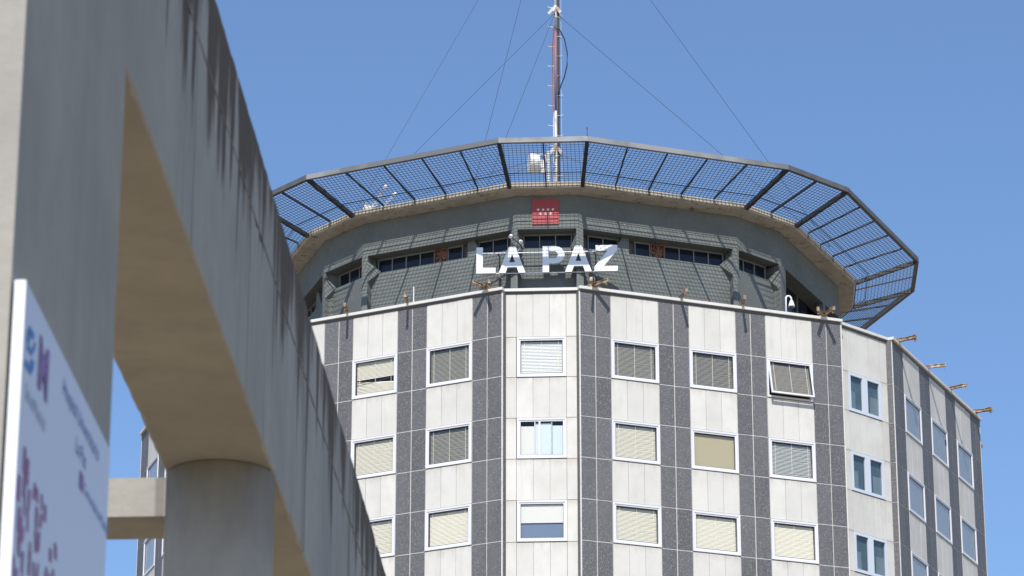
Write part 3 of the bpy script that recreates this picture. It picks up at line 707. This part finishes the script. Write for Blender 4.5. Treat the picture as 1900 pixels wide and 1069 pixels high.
# ------------------------------------------------------------------ floodlights beside the front crown window
o = thing('floodlight', 'pair of small white floodlights on an arm left of the front crown window', 'floodlight', wloc(floc(0, CAS + .02, 53.3, -1.28)), PSI)
MB().tube([(-.16, -.12, .28), (.12, -.12, .06), (.3, .0, -.2)], .022, 6).build('arm', 'cable', o)
for x, z, sgn in ((-.16, .30, -1), (.20, .05, 1)):
    MB().lathe([(0, .03), (.05, .075), (.16, .085), (.17, .06)], (x, -.12, z + .10), (.25 * sgn, -.6, -.8), 12).build('lamp', 'plastic', o, smooth=True)
MB().beam((.1, .0, -.25), (.32, .0, .05), .02, .02).beam((.32, .0, -.25), (.12, .0, .05), .02, .02).build('bracket', 'galv', o)

# ------------------------------------------------------------------ mast with guys
mast = thing('antenna_mast', 'tall red and white stepped mast rising from the roof centre', 'mast', wloc((-.10, 0, 55.72 + ZO)), PSI)
def mz(z): return z - 55.72
for z0, z1, m in ((55.72, 64.7, 'mast_w'), (64.7, 68.7, 'mast_r'), (68.7, 74, 'mast_w'), (74, 78, 'mast_r')):
    MB().tube([(0, 0, mz(z0)), (0, 0, mz(z1))], .050, 10).build('pole_section', m, mast, smooth=True)
MB().tube([(-.10, -.05, mz(55.8)), (-.09, -.05, mz(64.6))], .03, 6).build('conduit', 'mast_w', mast)
MB().tube([(-.11, -.06, mz(64.4)), (-.14, -.06, mz(66)), (-.12, -.06, mz(68)), (-.06, -.06, mz(68.9))], .026, 6).build('conduit', 'mast_r', mast)
cb = MB()
for x, y in ((.10, -.03), (.14, .02), (.17, -.02)): cb.tube([(x, y, mz(55.8)), (x + .0, y, mz(66)), (x - .02, y, mz(77))], .026, 6)
cb.build('cable_bundle', 'cable', mast)
MB().tube([(.02, -.1, mz(68.75)), (.2, -.1, mz(68.7)), (.42, -.12, mz(68.2)), (.54, -.12, mz(67.5)), (.53, -.12, mz(66.9)), (.40, -.12, mz(66.3)), (.24, -.1, mz(65.9)), (.10, -.1, mz(65.5))], .03, 6).build('loose_cable', 'cable', mast)
MB().tube([(.27, 0, mz(55.8)), (.25, 0, mz(78))], .010, 5).build('wire', 'galv', mast)
for i in range(44):
    z = 56.6 + i * .49; s = -1 if i % 2 else 1
    MB().tube([(.06 * s, -.05, mz(z)), (.30 * s, -.07, mz(z)), (.34 * s, -.07, mz(z) + .05)], .018, 5).build('step_peg', 'mast_w', mast)
for z in (62.75, 69.7, 77.0):
    MB().tube([(0, 0, mz(z) - .35), (0, 0, mz(z) + .25)], .08, 10).build('collar', 'mast_w', mast)
    for an in (200, 320, 260):
        c, s = math.cos(R_(an)), math.sin(R_(an))
        MB().beam((.1 * c, .1 * s, mz(z) + .12), (.34 * c, .34 * s, mz(z) - .22), .06, .12).build('guy_lug', 'mast_w', mast)
anch = [pol(12.9, -39, 55.75), pol(12.85, -13.5, 55.75), pol(12.9, 66, 55.75)]
anch2 = [pol(12.9, -39, 55.75), pol(12.85, -11, 55.75), pol(12.9, 66, 55.75)]
base = Vector((-.10, 0, 55.72 + ZO))
for z, an, r in ((77.0, anch, .0088), (69.6, anch2, .0088), (62.6, anch2, .007)):
    for p in an:
        MB().tube([Vector((0, 0, mz(z))), p - base], r, 4).build('guy_wire', 'wire', mast)

# ------------------------------------------------------------------ drum antenna and its pole, lattice antenna
o = thing('drum_antenna', 'white drum shaped microwave antenna beside the foot of the mast', 'antenna', wloc((-.42, -.55, 55.72 + ZO)), PSI)
MB().tube([(0, 0, 0), (0, 0, 6.72)], .075, 10).build('support_pole', 'galv', o)
rg = MB()
for i in range(14): rg.lathe([(0, .09), (.05, .09)], (0, 0, 5.0 + i * .13), (0, 0, 1), 10)
rg.build('pole_ribs', 'galv', o)
MB().lathe([(0, .0), (.005, .40), (.06, .43), (.40, .43), (.44, .38), (.5, .2)], (-.86, -.22, 6.13), (.93, .25, .0), 48).build('drum', 'dish', o, smooth=False)
MB().box(-.42, -.16, -.12, .10, 5.95, 6.32).build('radio_unit', 'dish', o)
MB().tube([(-.45, -.2, 6.45), (-.3, -.2, 6.55), (-.12, -.16, 6.5), (-.06, -.1, 6.2)], .035, 8).build('waveguide', 'dish', o)
MB().box(-.36, -.10, -.10, .06, 5.70, 5.90).build('mount', 'galv', o)
MB().tube([(0, 0, 6.5), (.3, .5, 6.2)], .03, 6).build('stay', 'galv', o)

LB = pol(11.5, -41.5, 55.72)
o = thing('lattice_antenna', 'white lattice frame with two slanting arms seen through the fence mesh', 'antenna', wloc(LB), PSI)
hz = 0.62
tr = MB()
for x, y in ((-.45, -.3), (.45, -.3), (.45, .3), (-.45, .3)): tr.tube([(x, y, 0), (x * .3, y * .3, hz + .45)], .022, 5)
for z in (.1, .35, .6, .85):
    q = 1 - .7 * z / (hz + .45); c = [(-.45 * q, -.3 * q, z), (.45 * q, -.3 * q, z), (.45 * q, .3 * q, z), (-.45 * q, .3 * q, z)]
    for i in range(4): tr.tube([c[i], c[(i + 1) % 4]], .015, 4)
    z2 = z + .22; q2 = 1 - .7 * z2 / (hz + .45); c2 = [(-.45 * q2, -.3 * q2, z2), (.45 * q2, -.3 * q2, z2), (.45 * q2, .3 * q2, z2), (-.45 * q2, .3 * q2, z2)]
    for i in range(4): tr.tube([c[i], c2[(i + 1) % 4]], .012, 4)
tr.build('frame', 'mast_w', o)
def arm(a, b):
    a, b = Vector(a), Vector(b); mb = MB(); d = (b - a); u = Vector((-d.z, 0, d.x)).normalized() * .055
    mb.tube([a + u, b + u * .5], .017, 5); mb.tube([a - u, b - u * .5], .017, 5)
    for i in range(7):
        p = a + d * i / 7; q = a + d * (i + 1) / 7; mb.tube([p + u * (1 if i % 2 else -1) * .8, q - u * (1 if i % 2 else -1) * .8], .012, 4)
    mb.build('arm', 'mast_w', o)
    MB().lathe([(0, .05), (.05, .07), (.16, .06), (.18, .03)], b, d, 10).build('arm_head', 'dish', o)
arm((.20, 0, hz + .30), (.62, 0, hz + 1.12)); arm((.38, 0, hz + .08), (1.0, 0, hz + .78))
MB().box(-.17, .17, -.14, .14, hz + .05, hz + .30).build('gear_box', 'dish', o)

# ------------------------------------------------------------------ concrete portico in the foreground
UX, UY = 0.05083843, 0.99870689
NW = -2.22904                              # the shaded wall plane lies this far to the left of the eye
PRZ = -math.atan2(UX, UY)
# local frame: x = to the right of the wall plane, y = along the beam, z up; origin under the wall plane
port = thing('concrete_portico', 'weathered grey concrete portico with long stained beam on piers in the foreground', 'portico', (UY * NW, -UX * NW, 0), PRZ)
TH = 0.595
def pz(z): return z + ZO
def rough_box(mb, x0, x1, y0, y1, z0, z1, bev=.02):
    p = [(x0 + bev, z0), (x1 - bev, z0), (x1, z0 + bev), (x1, z1 - bev), (x1 - bev, z1), (x0 + bev, z1), (x0, z1 - bev), (x0, z0 + bev)]
    return mb.prism(p, y0, y1)
near, far, c1, end = 10.87, 12.93, 18.26, 30.0
jt = MB().box(-TH + .02, -.003, near + .02, end, pz(7.059), pz(7.069)); jt.build('joint', 'seal', port)
r3 = random.Random(11)
def rough_run(mb, x0, x1, y0, y1, z0, z1, step=.09, bev=.014, jit=.009, fb=.5):
    """a cast bar whose arrises wander and are chipped here and there"""
    n = int((y1 - y0) / step); rows = []
    for i in range(n + 1):
        y = y0 + (y1 - y0) * i / n
        def bv(): return bev + r3.uniform(-.4, 1) * jit + (r3.random() < .06) * r3.uniform(.01, .035)
        a_, b__, c_, d_ = bv(), bv(), bv(), bv()
        rows += [(x0 + a_, y, z0), (x1 - b__ * fb, y, z0), (x1, y, z0 + b__ * fb), (x1, y, z1 - c_), (x1 - c_, y, z1 + r3.uniform(-.004, .004)), (x0 + d_, y, z1), (x0, y, z1 - d_), (x0, y, z0 + a_)]
    fs = [tuple(range(8))[::-1], tuple(range(8 * n, 8 * n + 8))]
    for i in range(n):
        for k in range(8): fs.append((8 * i + k, 8 * i + (k + 1) % 8, 8 * i + 8 + (k + 1) % 8, 8 * i + 8 + k))
    return mb.add(rows, fs)
upb = MB(); rough_run(upb, -TH, 0, near, end, pz(7.068), pz(7.51), fb=.08); upb.build('beam_course', 'concrete', port)
for c in (c1, c1 + 5.4):
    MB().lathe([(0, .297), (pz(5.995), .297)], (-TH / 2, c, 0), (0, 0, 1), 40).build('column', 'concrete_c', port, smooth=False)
stub = MB(); rough_box(stub, -3.4, -TH + .03, c1 + .0, c1 + .42, pz(5.775), pz(6.0) - .003, .012); stub.build('cross_beam', 'concrete', port)
MB().lathe([(0, .297), (pz(5.77), .297)], (-3.3, c1 + .2, 0), (0, 0, 1), 24).build('column', 'concrete', port)

rough_box(MB(), -TH, 0, near, far, 0, pz(7.06), .012).build('pier', 'concrete', port)
rough_run(MB(), -TH, 0.0, far - .0, end, pz(6.0), pz(7.06)).build('beam', 'concrete', port)
# ------------------------------------------------------------------ information board on the pier
bw0, bw1, bz1, bz0 = 10.87, 12.66, 4.27, 1.2
board = thing('information_board', 'white hospital information board with blue and magenta print on the pier', 'sign', (UY * (NW), -UX * (NW), 0), PRZ)
BF = 0.05
bp = MB().box(BF - .036, BF, bw0, bw1, pz(bz0), pz(bz1)); bp.build('panel', 'board', board)
MB().box(BF - .037, BF + .001, bw0 - .004, bw0 + .001, pz(bz0), pz(bz1)).build('edge', 'board_edge', board)
MB().box(0, BF - .036, bw0 + .2, bw0 + .3, pz(bz0), pz(bz1) - .2).box(0, BF - .036, bw1 - .3, bw1 - .2, pz(bz0), pz(bz1) - .2).build('batten', 'galv', board)
def text(body, u, z, size, m, name='lettering', bold=0.0):
    c = bpy.data.curves.new('txt', 'FONT'); c.body = body; c.size = size; c.offset = bold
    t = bpy.data.objects.new('tmp', c); COL.objects.link(t)
    dg = bpy.context.evaluated_depsgraph_get(); me = bpy.data.meshes.new_from_object(t.evaluated_get(dg)); bpy.data.objects.remove(t)
    me.materials.clear(); me.materials.append(M[m])
    me.transform(Matrix(((0, 0, 1, BF + .003), (1, 0, 0, u), (0, 1, 0, pz(z)), (0, 0, 0, 1))))
    return link(name, me, board)
def patch(mb, polyuz): 
    n = len(polyuz); mb.add([(BF + .003, u, pz(z)) for u, z in polyuz], [tuple(range(n))]); return mb
# blue S shaped flourish made of slanted facets, and the M beside it
fl = MB()
for u, z, w_, h_ in ((10.99, 4.13, .10, .035), (10.95, 4.10, .05, .06), (10.98, 4.065, .09, .03), (11.03, 4.03, .06, .05), (10.97, 4.0, .12, .035), (11.05, 4.10, .03, .05)):
    patch(fl, [(u - w_ / 2, z - h_ / 2), (u + w_ / 2, z - h_ / 3), (u + w_ / 2 + .02, z + h_ / 2), (u - w_ / 2 + .02, z + h_ / 3)])
fl.build('emblem', 'ink_sky', board)
text('M', 11.15, 4.005, .245, 'ink_purple', 'emblem', .012)
text('SaludMadrid', 10.95, 3.885, .075, 'ink_grey')
text('Hospital Universitario', 11.62, 4.135, .088, 'ink_blue')
text('La Paz', 11.92, 4.02, .088, 'ink_blue')
k_ = MB(); patch(k_, [(12.03, 3.92), (12.11, 3.92), (12.11, 3.985), (12.03, 3.985)]); k_.build('emblem', 'ink_purple', board)
text('Comunidad de Madrid', 12.13, 3.93, .060, 'ink_blue')
# mosaic of short upright magenta strokes
r2 = random.Random(3)
for i in range(13):
    for j in range(16):
        u = 10.90 + i * .072 + r2.uniform(-.02, .02); z = 3.64 - j * .088 + r2.uniform(-.025, .025) - .012 * i * (i < 4) + (.02 * math.sin(i * 1.3))
        if r2.random() < .22 or (u - 11.33) ** 2 / .24 + (z - 3.0) ** 2 / .5 > 1: continue
        w_ = r2.uniform(.012, .023); h_ = r2.uniform(.02, .042); sk = r2.uniform(-.010, .010)
        patch(MB(), [(u - w_ + sk, z - h_), (u + w_ + sk, z - h_), (u + w_ - sk, z + h_), (u - w_ - sk, z + h_)]).build('mosaic_stroke', 'ink_mag', board)
for u, z in ((11.0, 3.68), (11.06, 3.66), (11.02, 3.60), (10.93, 3.56), (10.96, 3.46), (11.0, 3.44)):
    o = patch(MB(), [(u - .025, z - .045), (u + .025, z - .045), (u + .02, z + .045), (u - .02, z + .045)]).build('mosaic_stroke', 'ink_mag', board)
